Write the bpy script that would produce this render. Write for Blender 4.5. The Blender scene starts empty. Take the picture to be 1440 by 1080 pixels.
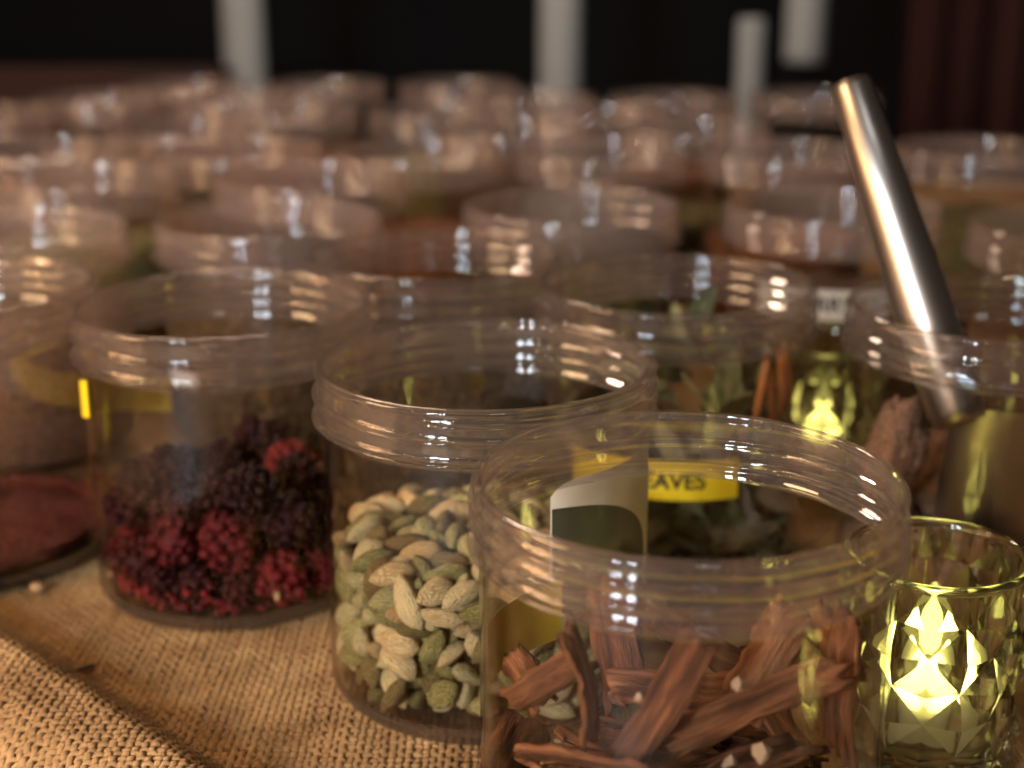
import bpy, bmesh, math, random
import numpy as np
from mathutils import Vector, Matrix, noise

random.seed(7); rng = np.random.default_rng(7)
D = 0.09                       # one jar diameter in metres; everything below is written in jar diameters
PI = math.pi; R = math.radians
sc = bpy.context.scene
COL = sc.collection

# ------------------------------------------------------------------ camera
cam = bpy.data.cameras.new('camera'); co = bpy.data.objects.new('camera', cam); COL.objects.link(co)
co.location = (0, 0, 2.17*D); co.rotation_euler = (R(90-17), 0, 0)
cam.sensor_width = 36; cam.lens = 52; cam.clip_start = 0.01; cam.clip_end = 50
cam.dof.use_dof = True; cam.dof.focus_distance = 3.65*D; cam.dof.aperture_fstop = 9.2
sc.camera = co
sc.render.resolution_x, sc.render.resolution_y = 1024, 768

# ------------------------------------------------------------------ world, lamps, exposure
w = bpy.data.worlds.new('World'); sc.world = w; w.use_nodes = True
wb = w.node_tree.nodes['Background']
wb.inputs[0].default_value = (0.9, 0.62, 0.48, 1); wb.inputs[1].default_value = 0.042
sc.view_settings.view_transform = 'Standard'; sc.view_settings.look = 'None'
sc.view_settings.exposure = 0.0; sc.view_settings.gamma = 1.0
sc.cycles.max_bounces = 16; sc.cycles.transparent_max_bounces = 64
sc.cycles.transmission_bounces = 12; sc.cycles.glossy_bounces = 3; sc.cycles.diffuse_bounces = 2
sc.cycles.use_adaptive_sampling = True; sc.cycles.adaptive_threshold = 0.03; sc.cycles.light_sampling_threshold = 0.03
sc.cycles.use_denoising = True; sc.cycles.use_light_tree = False; sc.cycles.sample_clamp_indirect = 6.0
sc.cycles.blur_glossy = 0.3; sc.cycles.caustics_refractive = True; sc.cycles.caustics_reflective = False

def area(name, loc, target, sx, sy, power, col):
    l = bpy.data.lights.new(name, 'AREA'); l.shape = 'RECTANGLE'; l.size = sx*D; l.size_y = sy*D
    l.energy = power; l.color = col
    o = bpy.data.objects.new(name, l); COL.objects.link(o)
    o.location = Vector(loc)*D
    o.rotation_euler = (Vector(target)-Vector(loc)).to_track_quat('-Z', 'Y').to_euler()
    return o
area('warm_lamp', (-8.0, 2.2, 6.2), (0, 5, 0.6), 3.4, 1.6, 4.5, (1.0, 0.64, 0.34))
area('warm_low_fill', (-9.0, 2.4, 2.3), (0, 5.5, 0.8), 4.5, 1.3, 1.5, (1.0, 0.58, 0.29))  # low wide light added for the broad warm glow on the necks
area('warm_back_fill', (-4.0, 16.0, 12.0), (0, 8, 0.8), 5.0, 1.6, 8.0, (1.0, 0.74, 0.55))  # unseen warm light added to brighten the back rows of jars
for i in range(2):             # a cool window behind the photographer, four panes
    for j in range(2):
        area('window_pane', (-5.2+i*1.1, -3.6-0.5*i, 2.6+j*1.5), (0, 5, 0.8), 0.6, 1.0, 2.3, (0.68, 0.84, 1.0))
area('cool_overhead_fill', (1.2, -2.5, 9.0), (0.5, 6, 0.8), 1.6, 0.8, 0.5, (0.82, 0.9, 1.0))  # weak cool fill added overhead as soft ambient light
area('post_fill', (0.0, 17.0, 9.0), (0, 23, 1.0), 6.0, 1.0, 1.6, (0.9, 0.95, 1.0))  # unseen cool light added so the background posts show
for k in range(30):            # string of warm fairy bulbs hanging to the left of the table
    l = bpy.data.lights.new('fairy_bulb', 'POINT'); l.energy = 0.6; l.color = (1.0, 0.6, 0.28)
    l.shadow_soft_size = 0.004
    o = bpy.data.objects.new('fairy_bulb', l); COL.objects.link(o)
    a = R(200 + 62*(k+random.uniform(-.3, .3))/30)
    rr = 8.5+random.uniform(-.5, .5)
    o.location = Vector((rr*math.cos(a), 4.5+rr*math.sin(a), 2.1+0.9*math.sin(k*0.9)+random.uniform(-.5, .5)))*D

# ------------------------------------------------------------------ helpers
def tag(o, label=None, cat=None, group=None, kind=None):
    if label: o['label'] = label
    if cat: o['category'] = cat
    if group: o['group'] = group
    if kind: o['kind'] = kind
    return o
def mesh(name, verts, faces, m=None, smooth=True):
    me = bpy.data.meshes.new(name)
    v = np.asarray(verts, dtype=float)*D
    me.from_pydata(v.tolist(), [], faces)
    if m: me.materials.append(m)
    if smooth: me.polygons.foreach_set('use_smooth', [True]*len(me.polygons))
    me.update()
    return me
def obj(name, me, parent=None, loc=(0, 0, 0), rot=(0, 0, 0)):
    o = bpy.data.objects.new(name, me); COL.objects.link(o)
    o.location = Vector(loc)*D; o.rotation_euler = rot
    if parent: o.parent = parent
    return o
def empty(name, loc, rz=0):
    o = obj(name, None, None, loc, (0, 0, rz)); o.empty_display_size = 0.02
    return o
def lathe(prof, seg=64, closed=False):
    """prof: list of (r, z)."""
    n = len(prof); V = []; F = []
    for i in range(seg):
        a = 2*PI*i/seg; c, s = math.cos(a), math.sin(a)
        V += [(r*c, r*s, z) for r, z in prof]
    for i in range(seg):
        k = (i+1) % seg
        for j in range(n if closed else n-1):
            l = (j+1) % n
            F.append((i*n+j, k*n+j, k*n+l, i*n+l))
    return V, F
def box(x0, x1, y0, y1, z0, z1):
    V = [(x, y, z) for z in (z0, z1) for y in (y0, y1) for x in (x0, x1)]
    F = [(0, 2, 3, 1), (4, 5, 7, 6), (0, 1, 5, 4), (2, 6, 7, 3), (0, 4, 6, 2), (1, 3, 7, 5)]
    return V, F
def join(parts):
    V = []; F = []
    for v, f in parts:
        b = len(V); V += list(v); F += [tuple(i+b for i in q) for q in f]
    return V, F
def sstep(a, b, x):
    t = min(1, max(0, (x-a)/(b-a))); return t*t*(3-2*t)

# ------------------------------------------------------------------ materials
def nmat(name):
    m = bpy.data.materials.new(name); m.use_nodes = True
    return m, m.node_tree.nodes, m.node_tree.links
def rough_mat(name, cols, scale=400, rough=0.6, bump=0.3, spec=0.4, per_obj=0.0, stretch=(1, 1, 1), dist=0.0006, sss=0.0, island=False):
    """noise-mottled material; cols: list of (pos, rgb); per_obj moves the mottling from piece to piece."""
    m, N, L = nmat(name); p = N['Principled BSDF']
    tc = N.new('ShaderNodeTexCoord'); mp = N.new('ShaderNodeMapping'); mp.inputs['Scale'].default_value = stretch
    L.new(tc.outputs['Object'], mp.inputs['Vector'])
    no = N.new('ShaderNodeTexNoise'); no.inputs['Scale'].default_value = scale; no.inputs['Detail'].default_value = 5
    L.new(mp.outputs[0], no.inputs['Vector'])
    oi = N.new('ShaderNodeObjectInfo')
    off = N.new('ShaderNodeVectorMath'); off.operation = 'SCALE'; off.inputs[0].default_value = (1, 1.7, .4)
    L.new(oi.outputs['Random'], off.inputs['Scale']); L.new(off.outputs[0], mp.inputs['Location'])
    mx = N.new('ShaderNodeMath'); mx.operation = 'MULTIPLY_ADD'
    sub = N.new('ShaderNodeMath'); sub.operation = 'SUBTRACT'; sub.inputs[1].default_value = 0.5
    rnd = N.new('ShaderNodeNewGeometry').outputs['Random Per Island'] if island else oi.outputs['Random']
    L.new(rnd, sub.inputs[0]); L.new(sub.outputs[0], mx.inputs[0])
    mx.inputs[1].default_value = per_obj; L.new(no.outputs['Fac'], mx.inputs[2])
    cr = N.new('ShaderNodeValToRGB'); L.new(mx.outputs[0], cr.inputs[0])
    e = cr.color_ramp.elements
    while len(e) < len(cols): e.new(0.5)
    for k, (q, c) in enumerate(cols): e[k].position = q; e[k].color = (*c, 1)
    L.new(cr.outputs[0], p.inputs['Base Color'])
    p.inputs['Roughness'].default_value = rough; p.inputs['Specular IOR Level'].default_value = spec
    if sss:
        p.inputs['Subsurface Weight'].default_value = sss; p.inputs['Subsurface Radius'].default_value = (.002, .001, .0005)
        p.inputs['Subsurface Scale'].default_value = 1.0
    b = N.new('ShaderNodeBump'); b.inputs['Strength'].default_value = bump; b.inputs['Distance'].default_value = dist
    L.new(no.outputs['Fac'], b.inputs['Height']); L.new(b.outputs[0], p.inputs['Normal'])
    return m
def plain(name, c, rough=0.5, metal=0, emit=0):
    m, N, L = nmat(name); p = N['Principled BSDF']
    p.inputs['Base Color'].default_value = (*c, 1); p.inputs['Roughness'].default_value = rough; p.inputs['Metallic'].default_value = metal
    if emit:
        p.inputs['Emission Color'].default_value = (*c, 1); p.inputs['Emission Strength'].default_value = emit
    return m
def clear(name, tint, rough, glass, ior=1.5, haze=0.0, hcol=(.8, .7, .66)):
    """thin clear plastic or glass: straight-through light + Fresnel reflection, a share of true refraction, a milky haze colour painting in reflected room light and scuff."""
    m, N, L = nmat(name); N.remove(N['Principled BSDF']); out = N['Material Output']
    ge = N.new('ShaderNodeNewGeometry'); mi = N.new('ShaderNodeMapRange')
    mi.inputs['To Min'].default_value = ior; mi.inputs['To Max'].default_value = 1/ior
    L.new(ge.outputs['Backfacing'], mi.inputs['Value'])
    fr = N.new('ShaderNodeFresnel'); L.new(mi.outputs[0], fr.inputs['IOR'])
    tr = N.new('ShaderNodeBsdfTransparent'); tr.inputs[0].default_value = (*tint, 1)
    gl = N.new('ShaderNodeBsdfGlossy'); gl.inputs['Roughness'].default_value = rough
    mx = N.new('ShaderNodeMixShader'); L.new(fr.outputs[0], mx.inputs[0]); L.new(tr.outputs[0], mx.inputs[1]); L.new(gl.outputs[0], mx.inputs[2])
    last = mx
    if glass:
        g = N.new('ShaderNodeBsdfGlass'); g.inputs['IOR'].default_value = ior; g.inputs['Roughness'].default_value = rough*0.6
        g.inputs[0].default_value = (*tint, 1)
        m2 = N.new('ShaderNodeMixShader'); m2.inputs[0].default_value = glass
        L.new(last.outputs[0], m2.inputs[1]); L.new(g.outputs[0], m2.inputs[2]); last = m2
    if haze:
        d = N.new('ShaderNodeBsdfDiffuse'); d.inputs[0].default_value = (*hcol, 1)
        t = N.new('ShaderNodeBsdfTranslucent'); t.inputs[0].default_value = (*hcol, 1)
        md = N.new('ShaderNodeMixShader'); L.new(d.outputs[0], md.inputs[1]); L.new(t.outputs[0], md.inputs[2])
        m3 = N.new('ShaderNodeMixShader'); m3.inputs[0].default_value = haze
        L.new(last.outputs[0], m3.inputs[1]); L.new(md.outputs[0], m3.inputs[2]); last = m3
    L.new(last.outputs[0], out.inputs['Surface'])
    return m

M = {}
M['body'] = clear('clear_plastic_wall', (.985, .975, .965), .03, 0, 1.45)
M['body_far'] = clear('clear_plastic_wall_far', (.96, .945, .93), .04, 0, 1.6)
M['neck'] = clear('clear_plastic_neck', (.985, .965, .95), .018, .3, 1.58, .03, (.82, .66, .6))
M['neck_far'] = clear('clear_plastic_neck_far', (.985, .965, .95), .03, 0, 1.6, .10, (.85, .66, .58))  # stronger warm haze colour, painted in to brighten the back rows
M['glass'] = clear('pressed_glass', (.97, .985, .90), .02, .9, 1.5)
M['yellow'] = plain('yellow_tape', (.78, .56, .015), .4)
M['white'] = plain('white_tape', (.72, .7, .66), .45)
M['cream'] = plain('cream_paper', (.85, .73, .54), .6)
M['olive'] = plain('olive_print', (.05, .05, .025), .6)
M['ink'] = plain('black_ink', (.012, .012, .012), .5)
M['pod'] = rough_mat('cardamom_skin', [(.10, (.15, .085, .03)), (.30, (.24, .23, .07)), (.48, (.42, .36, .15)), (.66, (.64, .52, .28)), (.88, (.50, .31, .12))], 190, .7, 1.0, .25, .8, (1, 1, .3), .0022)
M['pod_mass'] = rough_mat('cardamom_skin_mass', [(.10, (.15, .085, .03)), (.30, (.24, .23, .07)), (.48, (.42, .36, .15)), (.66, (.64, .52, .28)), (.88, (.50, .31, .12))], 900, .7, 1.0, .25, .8, (1, 1, 1), .0008, island=True)
M['berry'] = rough_mat('dried_raspberry', [(.3, (.008, .0005, .001)), (.58, (.038, .002, .0035)), (.85, (.19, .012, .013))], 260, .6, .35, .15, .5, (1, 1, 1), .0004)
M['seed'] = plain('tan_seed', (.38, .22, .09), .7)
M['bark'] = rough_mat('cassia_bark', [(.25, (.03, .012, .006)), (.45, (.09, .034, .014)), (.6, (.17, .064, .026)), (.8, (.29, .135, .065))], 420, .85, 1.0, .12, .4, (1, 1, .12), .002)
M['crumb'] = plain('pale_crumb', (.26, .17, .10), .9)
M['leaf'] = rough_mat('dried_leaf', [(.25, (.05, .05, .02)), (.5, (.12, .13, .055)), (.75, (.24, .23, .11))], 120, .6, .5, .3, .6, (1, 1, .4), .0005)
M['stick'] = rough_mat('orange_stick', [(.3, (.22, .07, .02)), (.7, (.5, .19, .06))], 200, .7, .4, .3, .2, (1, 1, .2))
M['root'] = rough_mat('dried_root', [(.25, (.10, .05, .03)), (.5, (.27, .15, .095)), (.8, (.42, .27, .18))], 110, .8, .9, .2, .25, (1, 1, 1), .0015)
def brushed():
    m, N, L = nmat('brushed_steel'); p = N['Principled BSDF']
    p.inputs['Base Color'].default_value = (.42, .36, .30, 1); p.inputs['Metallic'].default_value = 1; p.inputs['Roughness'].default_value = .30
    p.inputs['Anisotropic'].default_value = .5
    tc = N.new('ShaderNodeTexCoord'); mp = N.new('ShaderNodeMapping'); mp.inputs['Scale'].default_value = (900, 900, 30)
    no = N.new('ShaderNodeTexNoise'); L.new(tc.outputs['Object'], mp.inputs[0]); L.new(mp.outputs[0], no.inputs['Vector']); no.inputs['Scale'].default_value = 1
    b = N.new('ShaderNodeBump'); b.inputs['Strength'].default_value = .08; b.inputs['Distance'].default_value = .0004
    L.new(no.outputs['Fac'], b.inputs['Height']); L.new(b.outputs[0], p.inputs['Normal'])
    return m
M['steel'] = brushed()
M['flame'] = plain('led_flame', (1.0, .87, .24), .4, 0, 28)
M['flame_dim'] = plain('led_flame_dim', (1.0, .87, .24), .4, 0, 3.5)
M['led_base'] = plain('white_led_base', (.7, .68, .55), .5)
M['post'] = plain('pale_grey_paint', (.4, .4, .38), .6)
M['darkwall'] = plain('black_backdrop', (.006, .005, .005), .9)
M['bench'] = rough_mat('dark_red_wood', [(.3, (.03, .010, .006)), (.7, (.07, .024, .013))], 30, .6, .2, .3, 0, (.2, 1, 1))
M['curtain'] = plain('dark_red_cloth', (.05, .011, .006), .9)
M['wood'] = rough_mat('brown_table_wood', [(.3, (.08, .04, .02)), (.7, (.19, .10, .05))], 60, .55, .3, .3, .2, (.15, 1, 1))
def burlap(name, woven):
    m, N, L = nmat(name); p = N['Principled BSDF']; p.inputs['Roughness'].default_value = .85; p.inputs['Specular IOR Level'].default_value = .15
    tc = N.new('ShaderNodeTexCoord')
    no = N.new('ShaderNodeTexNoise'); no.inputs['Scale'].default_value = 55; no.inputs['Detail'].default_value = 6; L.new(tc.outputs['Object'], no.inputs['Vector'])
    n2 = N.new('ShaderNodeTexNoise'); n2.inputs['Scale'].default_value = 700; n2.inputs['Detail'].default_value = 3; L.new(tc.outputs['Object'], n2.inputs['Vector'])
    ad = N.new('ShaderNodeMath'); ad.operation = 'MULTIPLY_ADD'; L.new(n2.outputs['Fac'], ad.inputs[0]); ad.inputs[1].default_value = .6; L.new(no.outputs['Fac'], ad.inputs[2])
    cr = N.new('ShaderNodeValToRGB'); L.new(ad.outputs[0], cr.inputs[0])
    e = cr.color_ramp.elements; e[0].position = .5; e[0].color = (.15, .076, .028, 1); e[1].position = 1.05 if False else 1.0; e[1].color = (.40, .24, .105, 1)
    L.new(cr.outputs[0], p.inputs['Base Color'])
    b = N.new('ShaderNodeBump'); b.inputs['Strength'].default_value = .6; b.inputs['Distance'].default_value = .0005
    if woven:
        L.new(n2.outputs['Fac'], b.inputs['Height'])
    else:
        wx = N.new('ShaderNodeTexWave'); wx.inputs['Scale'].default_value = 230; wx.bands_direction = 'X'
        wy = N.new('ShaderNodeTexWave'); wy.inputs['Scale'].default_value = 230; wy.bands_direction = 'Y'
        L.new(tc.outputs['Object'], wx.inputs['Vector']); L.new(tc.outputs['Object'], wy.inputs['Vector'])
        mu = N.new('ShaderNodeMath'); mu.operation = 'MULTIPLY'; L.new(wx.outputs['Fac'], mu.inputs[0]); L.new(wy.outputs['Fac'], mu.inputs[1])
        L.new(mu.outputs[0], b.inputs['Height'])
    L.new(b.outputs[0], p.inputs['Normal'])
    return m
M['burlap'] = burlap('burlap_yarn', True); M['burlap_sheet'] = burlap('burlap_backing', False)

# ------------------------------------------------------------------ table and burlap cloth
table = obj('table_top', mesh('table_top', *box(-9, 9, -1.0, 13.6, -.40, -.03), M['wood'], False)); tag(table, kind='structure')
FP = (-1.62, 4.33); FN = (-.716, -.698)
def fold_s(x, y): return (x-FP[0])*FN[0]+(y-FP[1])*FN[1]
def cloth_z(x, y):
    s = fold_s(x, y)+.03*math.sin(3.1*x+1.3*y)
    h = .15*sstep(-.04, .20, s)*(1-.75*sstep(.30, .56, s))
    return h+.006*noise.noise((x*1.6, y*1.6, 3))-.0
S_END = .50
V = []; F = []; nx, ny = 190, 180
xs = [-6.5+13*i/nx for i in range(nx+1)]
ys = [1.2+12.2*(j/ny)**1.6 for j in range(ny+1)]
for y in ys:
    for x in xs: V.append((x, y, cloth_z(x, y)-.012))
for j in range(ny):
    for i in range(nx):
        if fold_s((xs[i]+xs[i+1])/2, (ys[j]+ys[j+1])/2) < S_END:
            b = j*(nx+1)+i; F.append((b, b+1, b+nx+2, b+nx+1))
cloth = empty('burlap_cloth', (0, 0, 0))
tag(cloth, 'tan woven burlap cloth spread over the table with a raised fold at its edge', 'cloth')
obj('backing', mesh('backing', V, F, M['burlap_sheet']), cloth)
SP = .0228
def yarns():
    V = []; F = []
    X0, X1, Y0, Y1 = -2.7, .25, 2.75, 5.9
    nxw = int((X1-X0)/SP); nyw = int((Y1-Y0)/SP)
    def strand(pts, side, r):
        k0 = len(V); K = 5; prev = False; cnt = 0
        for (x, y, z) in pts:
            if fold_s(x, y) > S_END+.02: prev = False; continue
            base = len(V)
            rr = r*random.uniform(.88, 1.14)
            for q in range(K):
                a = 2*PI*q/K
                u, v = rr*1.1*math.cos(a), rr*.72*math.sin(a)
                V.append((x+u*side[0], y+u*side[1], z+v))
            if prev:
                for q in range(K):
                    F.append((base-K+q, base-K+(q+1) % K, base+(q+1) % K, base+q))
            prev = True
    for i in range(nxw):                                    # warp, running away from the camera
        x = X0+i*SP; r = random.uniform(.0090, .0124); ph = random.uniform(0, 9); pts = []
        for j in range(nyw*2):
            y = Y0+j*SP/2
            xx = x+.005*math.sin(y*5+ph)+.004*noise.noise((x*9, y*4, 0))
            z = cloth_z(xx, y)+0.0055*(1 if i % 2 else -1)*math.cos(PI*(y-Y0)/SP)
            pts.append((xx, y, z))
        strand(pts, (1, 0), r)
    for j in range(nyw):
        y = Y0+j*SP; r = random.uniform(.0090, .0124); ph = random.uniform(0, 9); pts = []
        for i in range(nxw*2):
            x = X0+i*SP/2
            yy = y+.005*math.sin(x*5+ph)+.004*noise.noise((x*4, y*9, 5))
            z = cloth_z(x, yy)-0.0055*(1 if j % 2 else -1)*math.cos(PI*(x-X0)/SP)*(-1)*-1
            pts.append((x, yy, z))
        strand(pts, (0, 1), r)
    return V, F
wv = obj('weave', mesh('weave', *yarns(), M['burlap']), cloth); tag(wv, kind='stuff')
# stray bits lying on the cloth
def bit(name, loc, ln, r, m, rz, label, cat, grp=None):
    v, f = lathe([(.001, -ln/2), (r*.8, -ln*.3), (r, 0), (r*.7, ln*.35), (.001, ln/2)], 7)
    o = obj(name, mesh(name, v, f, m), None, loc, (R(90), 0, rz)); tag(o, label, cat, grp); return o
bit('twig', (-1.30, 4.02, cloth_z(-1.30, 4.02)+.02), .11, .008, M['ink'], R(-52), 'dark thin twig lying on the burlap near the fold', 'twig')
bit('twig', (-1.285, 4.0, cloth_z(-1.285, 4.0)+.02), .08, .006, M['bark'], R(-62), 'short brown twig beside the dark twig on the burlap', 'twig')
bit('spice_seed', (-1.62, 4.62, .03), .055, .022, M['seed'], R(80), 'tan seed lying on the burlap before the jar of red powder', 'seed')

# ------------------------------------------------------------------ jars
TH = .013
def r_out(z, th):
    """outer radius of the neck at depth z (0 = rim) and angle th, in jar diameters."""
    r = .479
    r += .010*math.exp(-((z+.012)/.010)**2)
    for k in (0, 1, 2):
        tt = th/(2*PI)+k
        if tt > 1.8: continue
        fade = sstep(0, .06, tt)*(1-sstep(1.72, 1.8, tt))
        zc = -.043-.046*tt
        r += .017*fade*math.exp(-((z-zc)/.0075)**2)
    r += .020*math.exp(-((z+.150)/.0085)**2)
    r -= .009*sstep(-.155, -.175, z)
    return r
def neck_mesh():
    seg = 112; zs = [-.004-.171*i/64 for i in range(65)]; V = []; F = []; n = None
    for i in range(seg):
        th = 2*PI*i/seg; c, s = math.cos(th), math.sin(th)
        ring = [(r_out(z, th), z) for z in reversed(zs)]
        ro = ring[-1][0]
        ring += [(ro-.003, -.0012), (ro-.009, 0), (ro-TH-.006, -.0005), (ro-TH-.010, -.004)]
        ring += [(r_out(z, th)*.3+.479*.7-TH-.006*(1 if z > -.02 else .6), z) for z in zs[2:]]
        n = len(ring)
        V += [(r*c, r*s, 1+z) for r, z in ring]
    for i in range(seg):
        k = (i+1) % seg
        for j in range(n-1): F.append((i*n+j, k*n+j, k*n+j+1, i*n+j+1))
    return mesh('threaded_neck', V, F, M['neck'])
def body_mesh():
    b = .471; prof = [(.0005, .030), (.20, .027), (.33, .016), (.375, .003), (.405, .0)]
    for q in range(1, 8):
        a = R(-90+90*q/7); prof.append((.405+.066*math.cos(a), .066+.066*math.sin(a)))
    prof += [(b-.0015, .3), (b, .55), (b, .825)]
    inn = [(b-TH*.7, .825), (b-TH*.7, .5), (b-TH*.7, .075)]
    for q in range(7):
        a = R(-90*q/7); inn.append((.405+(.066-TH*.7)*math.cos(a), .07+(.066-TH*.9)*math.sin(a)))
    inn += [(.39, .018), (.33, .030), (.2, .042), (.0005, .045)]
    # build as two open shells (outer, inner), outward normals
    Vo, Fo = lathe(prof, 96); Vi, Fi = lathe(inn, 96)
    return mesh('wall', *join([(Vo, Fo), (Vi, Fi)]), M['body']), mesh('wall', Vo, Fo, M['body_far'])
NECK = neck_mesh(); BODY, BODY_FAR = body_mesh()
M['base'] = clear('clear_plastic_base', (.93, .90, .87), .03, .75, 1.55, .02)
BODY.materials.append(M['base'])      # the thick moulded base bends the light
for p in BODY.polygons:
    if p.center.z < .07*D: p.material_index = 1
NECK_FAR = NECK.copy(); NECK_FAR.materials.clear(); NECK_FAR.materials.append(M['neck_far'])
def jar(loc, label, group=None, rz=None):
    t = empty('spice_jar', (*loc, 0), rz if rz is not None else 0)
    tag(t, label, 'jar', group)
    obj('wall', BODY_FAR if loc[1] > 6 else BODY, t)
    nk = obj('threaded_neck', NECK_FAR if loc[1] > 6 else NECK, t, rot=(0, 0, random.uniform(0, 2*PI)))
    return t
def tape(parent, name, m, a0, a1, z0, z1, r=.4735, text=None, size=.07, ta=None, tz=None, rr=0):
    n = max(6, int((a1-a0)/4)); V = []; F = []
    for dr in (0, .003):
        for i in range(n+1):
            a = R(a0+(a1-a0)*i/n)
            V += [((r+dr)*math.cos(a), (r+dr)*math.sin(a), z0+rr*i/n), ((r+dr)*math.cos(a), (r+dr)*math.sin(a), z1+rr*i/n)]
    for i in range(n):
        b = 2*i; F.append((b+1, b+3, b+2, b)); c = b+2*(n+1); F.append((c, c+2, c+3, c+1))
    o = obj(name, mesh(name, V, F, m), parent)
    if text:
        cu = bpy.data.curves.new('lettering', 'FONT'); cu.body = text; cu.size = size; cu.align_x = 'CENTER'; cu.align_y = 'CENTER'
        cu.offset = size*.028
        tmp = bpy.data.objects.new('tmp', cu); me = bpy.data.meshes.new_from_object(tmp); bpy.data.objects.remove(tmp)
        R2 = r+.0055
        for v in me.vertices:
            a = R(ta)+v.co.x/R2; z = tz+v.co.y+rr*(math.degrees(a)-a0)/(a1-a0)
            v.co = (R2*math.cos(a)*D, R2*math.sin(a)*D, z*D)
        me.materials.clear(); me.materials.append(M['ink'])
        obj('lettering', me, o)
    return o

A = (.395, 3.12); B = (-.077, 4.07); C = (-.96, 4.77); DD = (.575, 5.06); E = (1.60, 4.72); Fj = (-.29, 5.56); G = (-1.95, 5.02)
H = (1.45, 6.62); I = (-1.05, 6.30); J = (.27, 6.62); K = (2.42, 6.12); LI = (-2.10, 6.08)
jA = jar(A, 'clear threaded jar of reddish bark strips beside the lit glass')
jB = jar(B, 'clear threaded jar half full of green cardamom pods')
jC = jar(C, 'clear threaded jar of dark red dried raspberries')
jD = jar(DD, 'clear jar of dried green leaves with yellow lettered tape')
jE = jar(E, 'clear jar of root chunks with a steel scoop in it')
jF = jar(Fj, 'clear jar of dark crumbled tea behind the cardamom jar')
jG = jar(G, 'clear jar with a low layer of red powder beside the raspberry jar')
jH = jar(H, 'clear jar with white lettered tape behind the scoop jar and leaf jar')
jI = jar(I, 'clear jar of dark brown spice behind the raspberry jar')
jJ = jar(J, 'clear jar of dark olive spice directly behind the leaf jar')
jK = jar(K, 'clear jar of brown spice behind the steel scoop jar')
jL = jar(LI, 'clear jar of brown spice behind the red powder jar')
tape(jC, 'label', M['yellow'], 127, 214, .49, .615, rr=.19)
tape(jG, 'label', M['yellow'], -100, -66, .45, .585)
tape(jI, 'label', M['white'], -149, -124, .34, .40)
tape(jD, 'label', M['yellow'], -140, -68, .362, .50, text='LEAVES', size=.078, ta=-97, tz=.428)
tape(jH, 'label', M['white'], -140, -70, .575, .705, text='CURRY L', size=.09, ta=-102, tz=.64)
V = []; F = []; n = 30; r = .4755          # cream label with a rounded shoulder
for q in range(n+1):
    a = -68+62*q/n; top = .405+.385*math.sqrt(max(0, 1-abs((a+40)/34.2)**8))
    V += [(r*math.cos(R(a)), r*math.sin(R(a)), .40), (r*math.cos(R(a)), r*math.sin(R(a)), top)]
cl = obj('label', mesh('label', V, [(2*q, 2*q+2, 2*q+3, 2*q+1) for q in range(n)], M['cream']), jB)
# dark oval printed on the cream label
V = []; F = []; n = 24; r = .4785
for q in range(n+1):
    a = -67.6+49.5*q/n; top = .45+.265*math.sqrt(max(0, 1-((a+68)/50.5)**2)); lo = max(.403, .90-top)
    V += [(r*math.cos(R(a)), r*math.sin(R(a)), lo), (r*math.cos(R(a)), r*math.sin(R(a)), top)]
F = [(2*q, 2*q+2, 2*q+3, 2*q+1) for q in range(n)]
obj('printed_oval', mesh('printed_oval', V, F, M['olive']), cl)
tape(jA, 'label', M['yellow'], 124, 163, .40, .565)

# back rows of jars
rows = [(7.45, 0.0), (8.42, .5), (9.36, 0.05), (10.3, .55), (11.25, .1), (12.2, .6)]
back = []
front_xy = [H, I, J, K, LI]
for y, off in rows:
    k = -5
    while k < 6:
        x = (k+off)*1.075+random.uniform(-.06, .06); yy = y+random.uniform(-.09, .09); k += 1
        if abs(x) > .352*yy+.45: continue
        q = x/yy
        if yy > 9.0 and q > .212: continue
        if yy > 11.0 and q > .10 and yy > 11.6: continue
        if yy > 11.8 and q > -.03: continue
        if any(math.hypot(x-a, yy-b) < 1.01 for a, b in front_xy+back): continue
        back.append((x, yy))

# ------------------------------------------------------------------ heaps in the back jars
def heap(loc, level, m, name, label, cat, group=None, amp=.03, dome=.03, seg=40):
    prof = []; V = []; F = []
    ring = [(.30, .046), (.40, .062), (.448, .10), (.452, .3*level+.1), (.452, level)]
    top = [(.40, level+dome*.4), (.32, level+dome*.7), (.22, level+dome), (.1, level+dome*1.2)]
    sd = random.uniform(0, 99)
    for i in range(seg):
        a = 2*PI*i/seg
        for k, (r, z) in enumerate(ring+top):
            if k >= 4: z += amp*noise.noise((r*math.cos(a)*9+sd, r*math.sin(a)*9, sd))*1.6
            V.append((r*math.cos(a), r*math.sin(a), z))
    n = len(ring+top)
    for i in range(seg):
        q = (i+1) % seg
        for j in range(n-1): F.append((i*n+j, q*n+j, q*n+j+1, i*n+j+1))
    V += [(0, 0, .046), (0, 0, level+dome*1.2)]
    for i in range(seg):
        q = (i+1) % seg
        F.append((len(V)-2, q*n, i*n)); F.append((len(V)-1, i*n+n-1, q*n+n-1))
    o = obj(name, mesh(name, V, F, m), None, (*loc, 0)); tag(o, label, cat, group, 'stuff'); return o
def spice(name, a, b, c):
    return rough_mat(name, [(.3, a), (.5, b), (.72, c)], 500, .8, 1.0, .2, .15, (1, 1, 1), .002)
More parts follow.
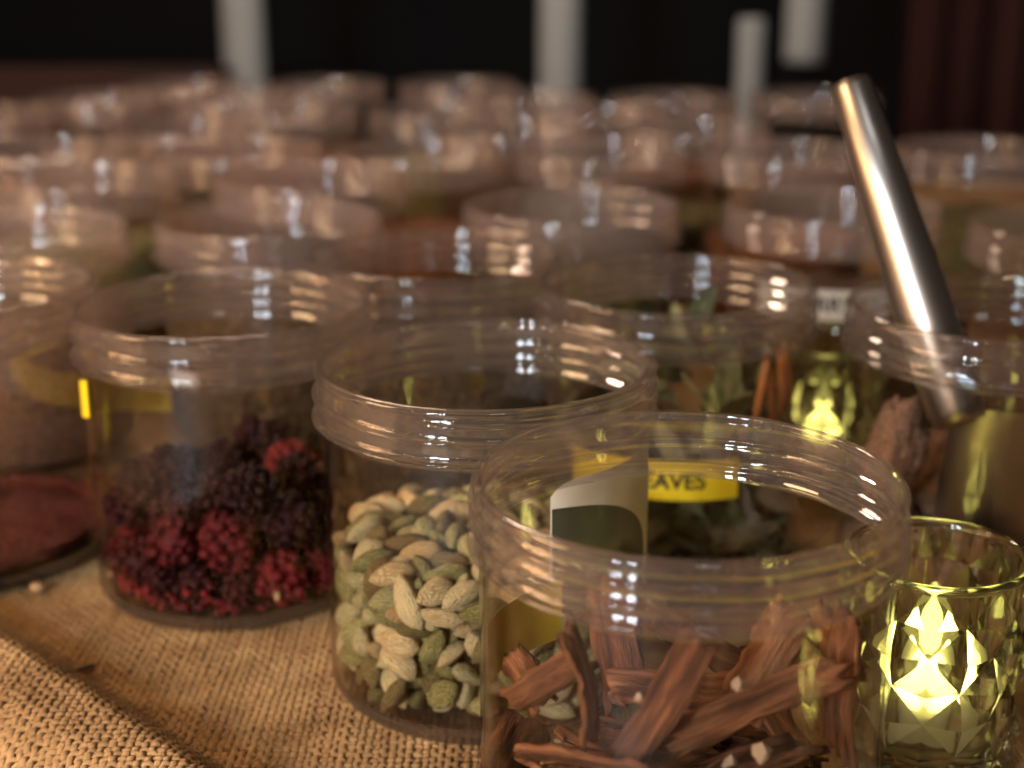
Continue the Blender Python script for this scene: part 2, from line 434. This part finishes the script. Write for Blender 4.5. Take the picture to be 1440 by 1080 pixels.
SPM = [spice('dark_tea', (.012, .008, .005), (.05, .034, .018), (.15, .10, .05)),
       spice('brown_spice', (.04, .02, .011), (.10, .052, .03), (.2, .11, .06)),
       spice('olive_spice', (.06, .05, .02), (.13, .11, .04), (.25, .2, .08)),
       spice('orange_spice', (.10, .035, .012), (.2, .075, .025), (.32, .14, .05)),
       spice('grey_spice', (.05, .042, .036), (.1, .085, .07), (.2, .17, .14)),
       spice('red_powder', (.035, .005, .0025), (.055, .009, .004), (.085, .016, .007))]
heap(Fj, .74, SPM[0], 'dark_tea', 'dark crumbled tea filling the jar behind the cardamom jar', 'tea', amp=.02)
heap(G, .10, SPM[5], 'red_powder', 'red brown powder lying low in the jar beside the raspberries', 'powder', amp=.03, dome=.02)
heap(H, .58, SPM[1], 'brown_spice', 'brown spice in the jar with the white lettered tape', 'spice')
heap(I, .66, SPM[0], 'brown_spice', 'dark brown spice in the jar behind the raspberry jar', 'spice')
heap(J, .62, SPM[2], 'olive_spice', 'dark olive spice in the jar behind the leaf jar', 'spice')
heap(K, .55, SPM[1], 'brown_spice', 'brown spice in the jar behind the steel scoop jar', 'spice')
heap(LI, .6, SPM[1], 'brown_spice', 'brown spice in the jar behind the red powder jar', 'spice')
for p in back:
    k = random.choice([0, 1, 1, 2, 2, 3, 4])
    nm = ['dark_tea', 'brown_spice', 'olive_spice', 'orange_spice', 'grey_spice'][k]
    jar(p, 'clear open jar holding '+nm.replace('_', ' ')+' in the blurred back rows', 'back row jars of '+nm.replace('_', ' '))
    heap(p, random.uniform(.3, .72), SPM[k], nm, nm.replace('_', ' ')+' in an open jar of the blurred back rows', 'spice', nm.replace('_', ' ')+' in the back rows', seg=24)

# ------------------------------------------------------------------ packing: rods of spheres dropped into a cylinder
def pack(n, k, rad, length, Rin, z0, iters, top, seed, core=None, lid=None):
    g = np.random.default_rng(seed)
    r = rad*g.uniform(.82, 1.18, n); ln = length*g.uniform(.8, 1.2, n)
    c = np.zeros((n, 3)); a = g.uniform(0, 2*PI, n); q = (Rin-rad)*np.sqrt(g.uniform((core[0]/Rin)**2 if core else 0, 1, n))
    c[:, 0] = q*np.cos(a); c[:, 1] = q*np.sin(a); c[:, 2] = z0+g.uniform(0, top, n)
    if lid:                                      # no fall: spread through the filled volume, then push apart under the heap's surface
        for i in range(n):
            while True:
                p = g.uniform((-Rin, -Rin, z0), (Rin, Rin, lid+.06)); q_ = math.hypot(p[0], p[1])
                if q_ < Rin-rad and not (q_ < core[0] and p[2] < core[1]): break
            c[i] = p
    d = g.normal(size=(n, 3)); d /= np.linalg.norm(d, axis=1)[:, None]
    offs = np.linspace(-.5, .5, k) if k > 1 else np.zeros(1)
    taper = 1-.25*np.abs(offs)*2 if k > 1 else np.ones(1)
    ra = (r[:, None]*taper[None]).reshape(-1)
    own = np.repeat(np.arange(n), k); same = own[:, None] == own[None]
    rs = (ra[:, None]+ra[None]).astype(np.float32)
    P = c[:, None]+d[:, None]*(offs[None, :, None]*ln[:, None, None])
    for it in range(iters):
        if not lid: P[..., 2] -= .012 if it < iters*.8 else .003
        X = P.reshape(-1, 3)
        for sub in range(2):
            Xf = X.astype(np.float32); sq = (Xf**2).sum(1)
            d2 = sq[:, None]+sq[None]-2*Xf@Xf.T
            hit = (d2 < rs*rs) & ~same
            i, j = np.nonzero(hit)
            if len(i):
                v = X[i]-X[j]; dist = np.maximum(np.linalg.norm(v, axis=1), 1e-5)
                push = v/dist[:, None]*((rs[i, j]-dist)*.32)[:, None]
                acc = np.zeros_like(X); np.add.at(acc, i, push); cnt = np.bincount(i, minlength=len(X))
                X = X+acc/np.maximum(1, cnt*.5)[:, None]
            rho = np.hypot(X[:, 0], X[:, 1]); lim = Rin-ra; o = rho > lim
            X[o, :2] *= (lim[o]/rho[o])[:, None]
            if core:
                o = (rho < core[0]+ra) & (X[:, 2] < core[1])
                X[o, :2] *= ((core[0]+ra[o])/np.maximum(rho[o], 1e-3))[:, None]
            X[:, 2] = np.maximum(X[:, 2], z0+ra)
            if lid: X[:, 2] = np.minimum(X[:, 2], lid+.05*np.cos(X[:, 0]*5+.6)*np.cos(X[:, 1]*5)-.02)
        P = X.reshape(n, k, 3)
        c = P.mean(1)
        if k > 1:
            d = (P*offs[None, :, None]).sum(1); d /= np.maximum(np.linalg.norm(d, axis=1), 1e-6)[:, None]
            P = c[:, None]+d[:, None]*(offs[None, :, None]*ln[:, None, None])
    return c, d, r, ln
def basis(d, roll):
    q = Vector(d).to_track_quat('Z', 'Y').to_matrix() @ Matrix.Rotation(roll, 3, 'Z')
    return q
def place(name, me, base, c, rotm, scale, label, cat, group):
    o = bpy.data.objects.new(name, me); COL.objects.link(o)
    mt = rotm.to_4x4() @ Matrix.Diagonal((*scale, 1)); mt.translation = Vector((base[0]+c[0], base[1]+c[1], c[2]))*D
    o.matrix_world = mt; tag(o, label, cat, group); return o

# cardamom pods -------------------------------------------------------
def pod_mesh(sd):
    g = random.Random(sd); rings, seg = 11, 20; V = []; F = []
    tip = g.uniform(.55, .8); bend = g.uniform(-.12, .12); lob = g.uniform(.10, .17); ph = g.uniform(0, 6)
    for i in range(rings):
        u = -1+2*i/(rings-1)
        rad = max(.02, (1-abs(u)**2.1))**tip*(1-.16*u)
        if u > .9: rad = .07
        for j in range(seg):
            a = 2*PI*j/seg
            q = rad*(1+lob*math.cos(3*a+ph)+.05*math.cos(9*a+ph*2)+.05*noise.noise((math.cos(a)*2+sd, math.sin(a)*2, u*2)))
            V.append((q*math.cos(a)*.5+bend*(u*u), q*math.sin(a)*.5, u*.5))
    for i in range(rings-1):
        for j in range(seg):
            k = (j+1) % seg; F.append((i*seg+j, i*seg+k, (i+1)*seg+k, (i+1)*seg+j))
    F.append(tuple(range(seg))[::-1]); F.append(tuple((rings-1)*seg+j for j in range(seg)))
    return mesh('cardamom_pod', V, F, M['pod'])
pods = [pod_mesh(s) for s in range(7)]
c, d, r, ln = pack(435, 3, .0305, .080, .453, .05, 60, 0, 3, (.30, .35), .475)
vis = c[:, 1]*1.0-c[:, 2]*.9
vis = np.where(np.hypot(c[:, 0], c[:, 1]) < .33, vis+.25, vis)
order = np.argsort(vis)
restV = []; restF = []
for rank, i in enumerate(order):
    rot = basis(d[i], random.uniform(0, 6)); s = (r[i]*2.15, r[i]*2.15*random.uniform(.82, 1), ln[i]+r[i]*1.9)
    me = pods[i % 7]
    if rank < 290:
        place('cardamom_pod', me, B, c[i], rot, s, 'dried green cardamom pod in the heap inside the cardamom jar', 'pod', 'cardamom pods in the jar')
    else:
        b = len(restV)
        for v in me.vertices:
            q = rot @ Vector((v.co.x*s[0], v.co.y*s[1], v.co.z*s[2])); restV.append((q.x/D+c[i][0], q.y/D+c[i][1], q.z/D+c[i][2]))
        restF += [tuple(x+b for x in p.vertices) for p in me.polygons]
for k in range(300):
    me = pods[k % 7]; a = random.uniform(0, 2*PI); q = .30*math.sqrt(random.random()); z = random.uniform(.07, .34)
    rot = basis((random.gauss(0, 1), random.gauss(0, 1), random.gauss(0, 1)), 0); b = len(restV)
    for v in me.vertices:
        p = rot @ Vector((v.co.x*.066, v.co.y*.066, v.co.z*.14)); restV.append((p.x/D+q*math.cos(a), p.y/D+q*math.sin(a), p.z/D+z))
    restF += [tuple(x+b for x in p.vertices) for p in me.polygons]
tag(obj('cardamom_pods', mesh('cardamom_pods', restV, restF, M['pod_mass']), None, (*B, 0)), 'hidden mass of cardamom pods deeper inside the cardamom jar', 'pods', None, 'stuff')

# raspberries ---------------------------------------------------------
ico = bmesh.new(); bmesh.ops.create_icosphere(ico, subdivisions=1, radius=1)
IV = [tuple(v.co) for v in ico.verts]; IF = [tuple(v.index for v in f.verts) for f in ico.faces]; ico.free()
def berry_mesh(sd):
    g = random.Random(sd); parts = []; n = 46
    for k in range(n):
        z = 1-2*(k+.5)/n; a = k*2.39996+g.uniform(-.15, .15); q = math.sqrt(max(0, 1-z*z))
        if g.random() < .08: continue
        sh = g.uniform(.82, 1.05); zz = z*(1.05 if z > 0 else .8)*sh
        cx, cy, cz = q*math.cos(a)*sh*.8, q*math.sin(a)*sh*.8, zz*.85
        rr = g.uniform(.17, .27)
        sq = g.uniform(.75, 1)
        parts.append(([(cx+x*rr, cy+y*rr*sq, cz+w_*rr) for x, y, w_ in IV], IF))
    core = [(x*.78, y*.78, z*.78) for x, y, z in IV]
    parts.append((core, IF))
    return mesh('raspberry', *join(parts), M['berry'])
berries = [berry_mesh(s) for s in range(6)]
c, d, r, ln = pack(54, 1, .088, 0, .452, .05, 130, 1.6, 5)
for i in range(len(c)):
    rot = Matrix.Rotation(random.uniform(0, 6), 3, 'Z') @ Matrix.Rotation(random.uniform(0, 6), 3, 'X') @ Matrix.Rotation(random.uniform(0, 6), 3, 'Y')
    s = r[i]*random.uniform(.95, 1.15)
    place('raspberry', berries[i % 6], C, c[i], rot, (s, s*random.uniform(.85, 1), s), 'dark red dried raspberry in the heap inside the raspberry jar', 'raspberry', 'raspberries in the jar')
parts = []; 
for k in range(240):
    a = random.uniform(PI, 2*PI) if k < 200 else random.uniform(0, 2*PI)
    q = .448-abs(random.gauss(0, .02)); z = .058+abs(random.gauss(0, .05)) if k < 210 else random.uniform(.06, .3)
    if z < .12: q = min(q, .40+.35*max(0, z-.05))
    s = random.uniform(.006, .020)
    parts.append(([(q*math.cos(a)+x*s*random.uniform(.7, 1.2), q*math.sin(a)+y*s, z+w_*s*.8) for x, y, w_ in IV], IF))
tag(obj('raspberry_crumbs', mesh('raspberry_crumbs', *join(parts), M['berry'], False), None, (*C, 0)), 'dark red raspberry crumbs settled at the bottom of the raspberry jar', 'crumbs', None, 'stuff')
for k in range(9):
    a = R(random.uniform(205, 300)); q = .405; z = random.uniform(.06, .13) if k < 11 else random.uniform(.15, .3)
    if z > .09: q = .436
    v = [(x*.014, y*.010, w_*.010) for x, y, w_ in IV]
    o = obj('tan_seed', mesh('tan_seed', v, IF, M['seed']), None, (C[0]+q*math.cos(a), C[1]+q*math.sin(a), z), (random.uniform(0, 3), random.uniform(0, 3), 0))
    tag(o, 'small tan seed among the crumbs at the bottom of the raspberry jar', 'seed', 'tan seeds in the raspberry jar')

# bark strips ---------------------------------------------------------
def bark_mesh(L_, wd, curl, bow, sd, th=.016):
    g = random.Random(sd); nl, nw = 14, 9; V = []; F = []
    rad = wd/curl
    def pt(i, j, side):
        u = i/(nl-1)-.5; v = j/(nw-1)-.5
        wv = 1+.16*noise.noise((u*4+sd, 1.3, sd))+.10*noise.noise((u*11, v*2+sd, 4))
        a = v*curl*wv*(1+.12*noise.noise((u*9+sd*2, (1 if v > 0 else -1)*3, 2)))
        rr = rad-side*th*(1+.4*noise.noise((u*7, v*5, sd+9)))
        x = rr*math.sin(a); y = rr*math.cos(a)-rad
        e = .16*L_*noise.noise((v*7+sd, 7.7, sd)) if i in (0, nl-1) else 0
        z = u*L_+e
        return (x+.012*noise.noise((u*5, v*3, sd)), y+bow*(u*u*4)+.010*noise.noise((u*6+3, v*5, sd+2)), z)
    for side in (0, 1):
        for i in range(nl):
            for j in range(nw): V.append(pt(i, j, side))
    o = nl*nw
    for i in range(nl-1):
        for j in range(nw-1):
            b = i*nw+j
            F.append((b, b+nw, b+nw+1, b+1)); F.append((o+b, o+b+1, o+b+nw+1, o+b+nw))
    for i in range(nl-1):
        for j in (0, nw-1):
            b = i*nw+j; q = (b, b+nw, o+b+nw, o+b); F.append(q if j else q[::-1])
    for j in range(nw-1):
        for i in (0, nl-1):
            b = i*nw+j; q = (b, b+1, o+b+1, o+b); F.append(q if not i else q[::-1])
    return mesh('bark_strip', V, F, M['bark'])
def strip(p0, p1, wd, curl, roll, bow, sd, label=None):
    p0, p1 = Vector(p0), Vector(p1); dv = p1-p0
    me = bark_mesh(dv.length, wd, curl, bow, sd)
    rot = basis(dv.normalized(), 0) @ Matrix.Rotation(R(roll), 3, 'Z')
    place('bark_strip', me, A, tuple((p0+p1)/2), rot, (1, 1, 1), label or 'reddish brown strip of dried bark in the heap in the bark jar', 'bark', None if label else 'bark strips in the jar')
def a_(x, y, z): return (x-A[0], y-A[1], z)
strip(a_(.215, 2.80, .45), a_(.385, 2.84, .76), .15, 1.9, 10, .01, 11, 'wide curled bark strip leaning upright in the middle of the bark jar')
strip(a_(.34, 2.83, .50), a_(.71, 2.88, .645), .085, .9, 70, .02, 12, 'narrow bark strip lying slantwise against the upright red strip in the bark jar')
strip(a_(.755, 2.98, .36), a_(.745, 2.97, .72), .12, .7, -28, .015, 13, 'upright red bark strip pressed to the jar wall beside the lit glass')
strip(a_(.20, 2.83, .52), a_(.145, 2.88, .74), .11, .8, 25, -.02, 14, 'short broken bark strip beside the widest curled one in the bark jar')
strip(a_(.01, 2.96, .50), a_(.17, 2.92, .63), .12, 2.3, 120, .0, 15, 'dark rolled bark quill lying by the jar wall next to the cardamom jar')
strip(a_(.03, 2.90, .42), a_(.32, 2.76, .45), .20, .9, 150, .01, 16)
strip(a_(.34, 2.78, .40), a_(.66, 2.86, .47), .17, 1.0, 160, .02, 17)
strip(a_(.50, 2.92, .52), a_(.64, 3.05, .70), .12, 1.3, 40, .02, 18)
c, d, r, ln = pack(46, 4, .052, .26, .45, .05, 110, 1.6, 9)
kk = 0
for i in range(len(c)):
    if c[i][1] < -.22 and c[i][2] > .40: continue
    if c[i][2] > .72: continue
    me = bark_mesh(ln[i]*1.25, random.uniform(.09, .16), random.uniform(.7, 2.6), random.uniform(-.02, .03), 40+i)
    place('bark_strip', me, A, c[i], basis(d[i], random.uniform(0, 6)), (1, 1, 1), 'reddish brown strip of dried bark in the heap in the bark jar', 'bark', 'bark strips in the jar')
for (x, y, z, s) in ((.475, 2.79, .655, .018), (.53, 2.775, .50, .028), (.47, 2.80, .46, .02), (.27, 2.80, .62, .012)):
    v = [(p[0]*s*random.uniform(.6, 1.2), p[1]*s*random.uniform(.6, 1.1), p[2]*s*random.uniform(.6, 1.3)) for p in IV]
    tag(obj('pale_crumb', mesh('pale_crumb', v, IF, M['crumb'], False), None, (x, y, z)), 'small pale crumb caught among the bark strips', 'crumb', 'pale crumbs in the bark jar')

# dried leaves --------------------------------------------------------
def leaf_mesh(sd):
    g = random.Random(sd); n = 9; V = []; F = []; bend = g.uniform(.05, .3); tw = g.uniform(-.8, .8); cup = g.uniform(.1, .5)
    for t_ in (0, .018):
        for i in range(n):
            u = i/(n-1)-.5; wd = .5*(max(.02, 1-(abs(u)*2)**2.0)**.8)*.26
            for v in (-1, -.5, 0, .5, 1):
                x = v*wd; y = cup*abs(v)*wd+bend*u*u+.02*noise.noise((u*6, v*2, sd))+t_
                a = tw*u; V.append((x*math.cos(a)-y*math.sin(a), x*math.sin(a)+y*math.cos(a), u))
    o = n*5
    for i in range(n-1):
        for j in range(4):
            b = i*5+j; F.append((b, b+1, b+6, b+5)); F.append((o+b, o+b+5, o+b+6, o+b+1))
    return mesh('leaf', V, F, M['leaf'])
leaves = [leaf_mesh(s) for s in range(7)]
c, d, r, ln = pack(290, 3, .038, .15, .45, .05, 110, 2.0, 21, (.2, .5))
for i in range(len(c)):
    s = ln[i]*1.6
    if c[i][2] > .79: continue
    place('leaf', leaves[i % 7], DD, c[i], basis(d[i], random.uniform(0, 6)), (s*1.2, s, s), 'dried green leaf in the heap inside the leaf jar', 'leaf', 'dried leaves in the jar')
for k, (x, y) in enumerate(((.30, -.27), (.35, -.20), (.39, -.10), (.26, -.32))):
    v, f = lathe([(.001, -.12), (.012, -.118), (.014, 0), (.011, .118), (.001, .12)], 8)
    o = obj('orange_stick', mesh('orange_stick', v, f, M['stick']), None, (DD[0]+x, DD[1]+y, .69), (R(random.uniform(-9, 9)), R(random.uniform(-12, 12)), 0))
    tag(o, 'thin orange brown stick standing upright in the leaf jar', 'stick', 'orange sticks in the leaf jar')

# root chunks and scoop in jar E ---------------------------------------
def chunk_mesh(sd):
    bm = bmesh.new(); bmesh.ops.create_icosphere(bm, subdivisions=4, radius=1)
    V = []
    for v in bm.verts:
        p = v.co; f = 1+.42*noise.noise(p*1.3+Vector((sd*3.1, 0, 0)))+.22*noise.noise(p*4+Vector((0, sd, 0)))+.10*noise.noise(p*11)+.05*noise.noise(p*23)
        V.append((p.x*f*.85, p.y*f*.75, p.z*f*1.35))
    F = [tuple(x.index for x in f.verts) for f in bm.faces]; bm.free()
    return mesh('root_chunk', V, F, M['root'])
chunks = [chunk_mesh(s) for s in range(6)]
c, d, r, ln = pack(30, 2, .098, .13, .45, .05, 110, 1.5, 31)
for i in range(len(c)):
    s = r[i]*1.12
    if c[i][1] < .02 and -.28 < c[i][0] < .30 and c[i][2] > .22: continue
    place('root_chunk', chunks[i % 6], E, c[i], basis(d[i], random.uniform(0, 6)), (s, s, s), 'reddish brown dried root chunk in the jar with the scoop', 'root', 'root chunks in the scoop jar')
place('root_chunk', chunks[2], E, (-.345, -.12, .52), basis((.12, .1, 1), 1), (.105, .105, .135), 'tall rough root chunk leaning to the wall beside the scoop handle', 'root', None)
sp = empty('scoop', (E[0]-.155, E[1]-.20, .655)); tag(sp, 'brushed steel scoop with tapered tubular handle standing in the root jar', 'scoop')
hd = Vector((-.36, .40, 1.10)).normalized()
HL = 1.17
q = Vector(hd).to_track_quat('Z', 'Y')
prof = [(.001, .0), (.078, .0), (.084, .006), (.090, .05), (.096, .25), (.094, .45), (.082, .75), (.066, HL-.02), (.060, HL-.004), (.052, HL), (.046, HL-.01), (.044, HL-.1), (.001, HL-.1)]
ho = obj('handle', mesh('handle', *lathe(prof, 48), M['steel']), sp); ho.rotation_euler = q.to_euler()
# bowl: a curved blade below the handle, its back towards the wall of the jar
V = []; F = []; nu, nv = 18, 19
for side in (0, .010):
    for i in range(nu):
        u = i/(nu-1)
        wd = .175*math.sqrt(max(.02, 1-max(0, (u-.6)/.42)**2.2))
        for j in range(nv):
            v = -1+2*j/(nv-1); a = v*1.1
            V.append((wd*math.sin(a)/math.sin(1.1), -(.11-side)*math.cos(a), .07-u*.56-.05*abs(v)**3*(1-u)))
o_ = nu*nv
for i in range(nu-1):
    for j in range(nv-1):
        b = i*nv+j; F.append((b, b+1, b+nv+1, b+nv)); F.append((o_+b, o_+b+nv, o_+b+nv+1, o_+b+1))
bo = obj('bowl', mesh('bowl', V, F, M['steel']), sp, (.165, .09, -.02)); bo.rotation_euler = (R(4), R(5), R(-6))

# ------------------------------------------------------------------ faceted candle glasses
def candle_glass_mesh():
    n = 16; rowsn = 6; h = .6; hz = (h-.045)/rowsn; V = []; F = []
    for j in range(rowsn+1):
        for i in range(n):
            odd = (i+j) % 2; a = 2*PI*i/n
            r = .226 if not odd else .256
            if j in (0, rowsn): r = .236
            V.append((r*math.cos(a), r*math.sin(a), .02+j*hz))
    for j in range(rowsn):
        for i in range(n):
            k = (i+1) % n; p00, p10, p01, p11 = j*n+i, j*n+k, (j+1)*n+i, (j+1)*n+k
            if (i+j) % 2 == 0: F += [(p00, p10, p11), (p00, p11, p01)]
            else: F += [(p00, p10, p01), (p10, p11, p01)]
    return V, F, h
gv, gf, gh = candle_glass_mesh()
FACET = mesh('facets', gv, gf, M['glass'], False)
LIP = mesh('lip', *lathe([(.236, .575), (.241, .582), (.242, .592), (.238, .6), (.228, .6), (.222, .592), (.219, .57), (.205, .13), (.185, .075), (.10, .062), (.001, .06)], 72), M['glass'])
FOOT = mesh('foot', *lathe([(.001, .006), (.15, .003), (.20, .0), (.225, .004), (.236, .02)], 72), M['glass'])
LB = mesh('puck', *lathe([(.001, .066), (.15, .066), (.158, .075), (.158, .185), (.150, .195), (.06, .198), (.045, .205), (.001, .205)], 40), M['led_base'])
LF = mesh('flame_bulb', *lathe([(.036, .206), (.056, .235), (.062, .265), (.050, .305), (.022, .345), (.008, .375), (.001, .38)], 24), M['flame'])
LFD = LF.copy(); LFD.materials.clear(); LFD.materials.append(M['flame_dim'])
def candle(loc, l1, l2, bulb=LF):
    t = empty('candle_glass', (*loc, 0), math.atan2(-loc[1], -loc[0])); tag(t, l1, 'candle glass', None)
    obj('facets', FACET, t); obj('lip', LIP, t); obj('foot', FOOT, t)
    k = empty('led_candle', (*loc, 0)); tag(k, l2, 'candle', None)
    obj('puck', LB, k); obj('flame_bulb', bulb, k)
candle((1.13, 3.62), 'diamond faceted candle glass glowing yellow green beside the bark jar', 'lit flame shaped candle lamp inside the glass beside the bark jar')
candle((1.27, 5.75), 'diamond faceted candle glass in the gap between leaf jar and scoop jar', 'lit flame shaped candle lamp in the glass between leaf and scoop jars', LFD)
candle((1.42, 2.35), 'diamond faceted candle glass standing in front of the other lit glass', 'lit flame shaped candle lamp in the glass nearest the table edge')

# ------------------------------------------------------------------ dark background
tag(obj('backdrop', mesh('backdrop', *box(-30, 30, 33, 33.5, -14, 14), M['darkwall'], False)), kind='structure')
def post(x, y, wd, z0, z1, label):
    v, f = lathe([(.001, z0), (wd*.5, z0), (wd*.5, z0+.15), (wd*.5, z0+.25), (wd*.5, z1-.1), (wd*.45, z1), (.001, z1)], 20)
    t = empty('railing_post', (x, y, 0)); tag(t, label, 'post')
    obj('shaft', mesh('shaft', v, f, M['post']), t)
post(-3.9, 22, .62, -7, 4, 'pale grey post standing in the dark behind the widest jar rows')
post(.70, 22, .62, -7, 4, 'pale grey post in the dark between the two other tall posts')
post(4.25, 22, .58, .35, 4, 'pale grey post hanging short in the dark near the steel scoop')
post(3.55, 22.5, .42, -7, .95, 'thin dim grey post with low top beside the short hanging post')
bn = empty('wooden_bench', (-6.6, 21, 0)); tag(bn, 'dark red brown wooden bench blurred in the dark behind the jars', 'bench')
obj('backrest', mesh('backrest', *box(-3.4, 2.6, .2, .5, -.8, .35), M['bench'], False), bn)
obj('seat', mesh('seat', *box(-3.4, 2.6, -1.6, .2, -3.2, -2.9), M['bench'], False), bn)
for x in (-3.2, 2.2):
    obj('leg', mesh('leg', *box(x, x+.3, -.1, .19, -7, -.8), M['bench'], False), bn)
V = []; F = []; n = 60
for k in range(n+1):
    x = 6.2+4.5*k/n; y = 24+.22*math.sin(k*.75)+.1*math.sin(k*1.7)
    V += [(x, y, -7), (x, y, 6), (x, y+.06, -7), (x, y+.06, 6)]
for k in range(n):
    b = 4*k; F += [(b, b+4, b+5, b+1), (b+2, b+3, b+7, b+6)]
tag(obj('curtain', mesh('curtain', V, F, M['curtain'])), 'dark red curtain hanging in folds in the background beyond the scoop', 'curtain')
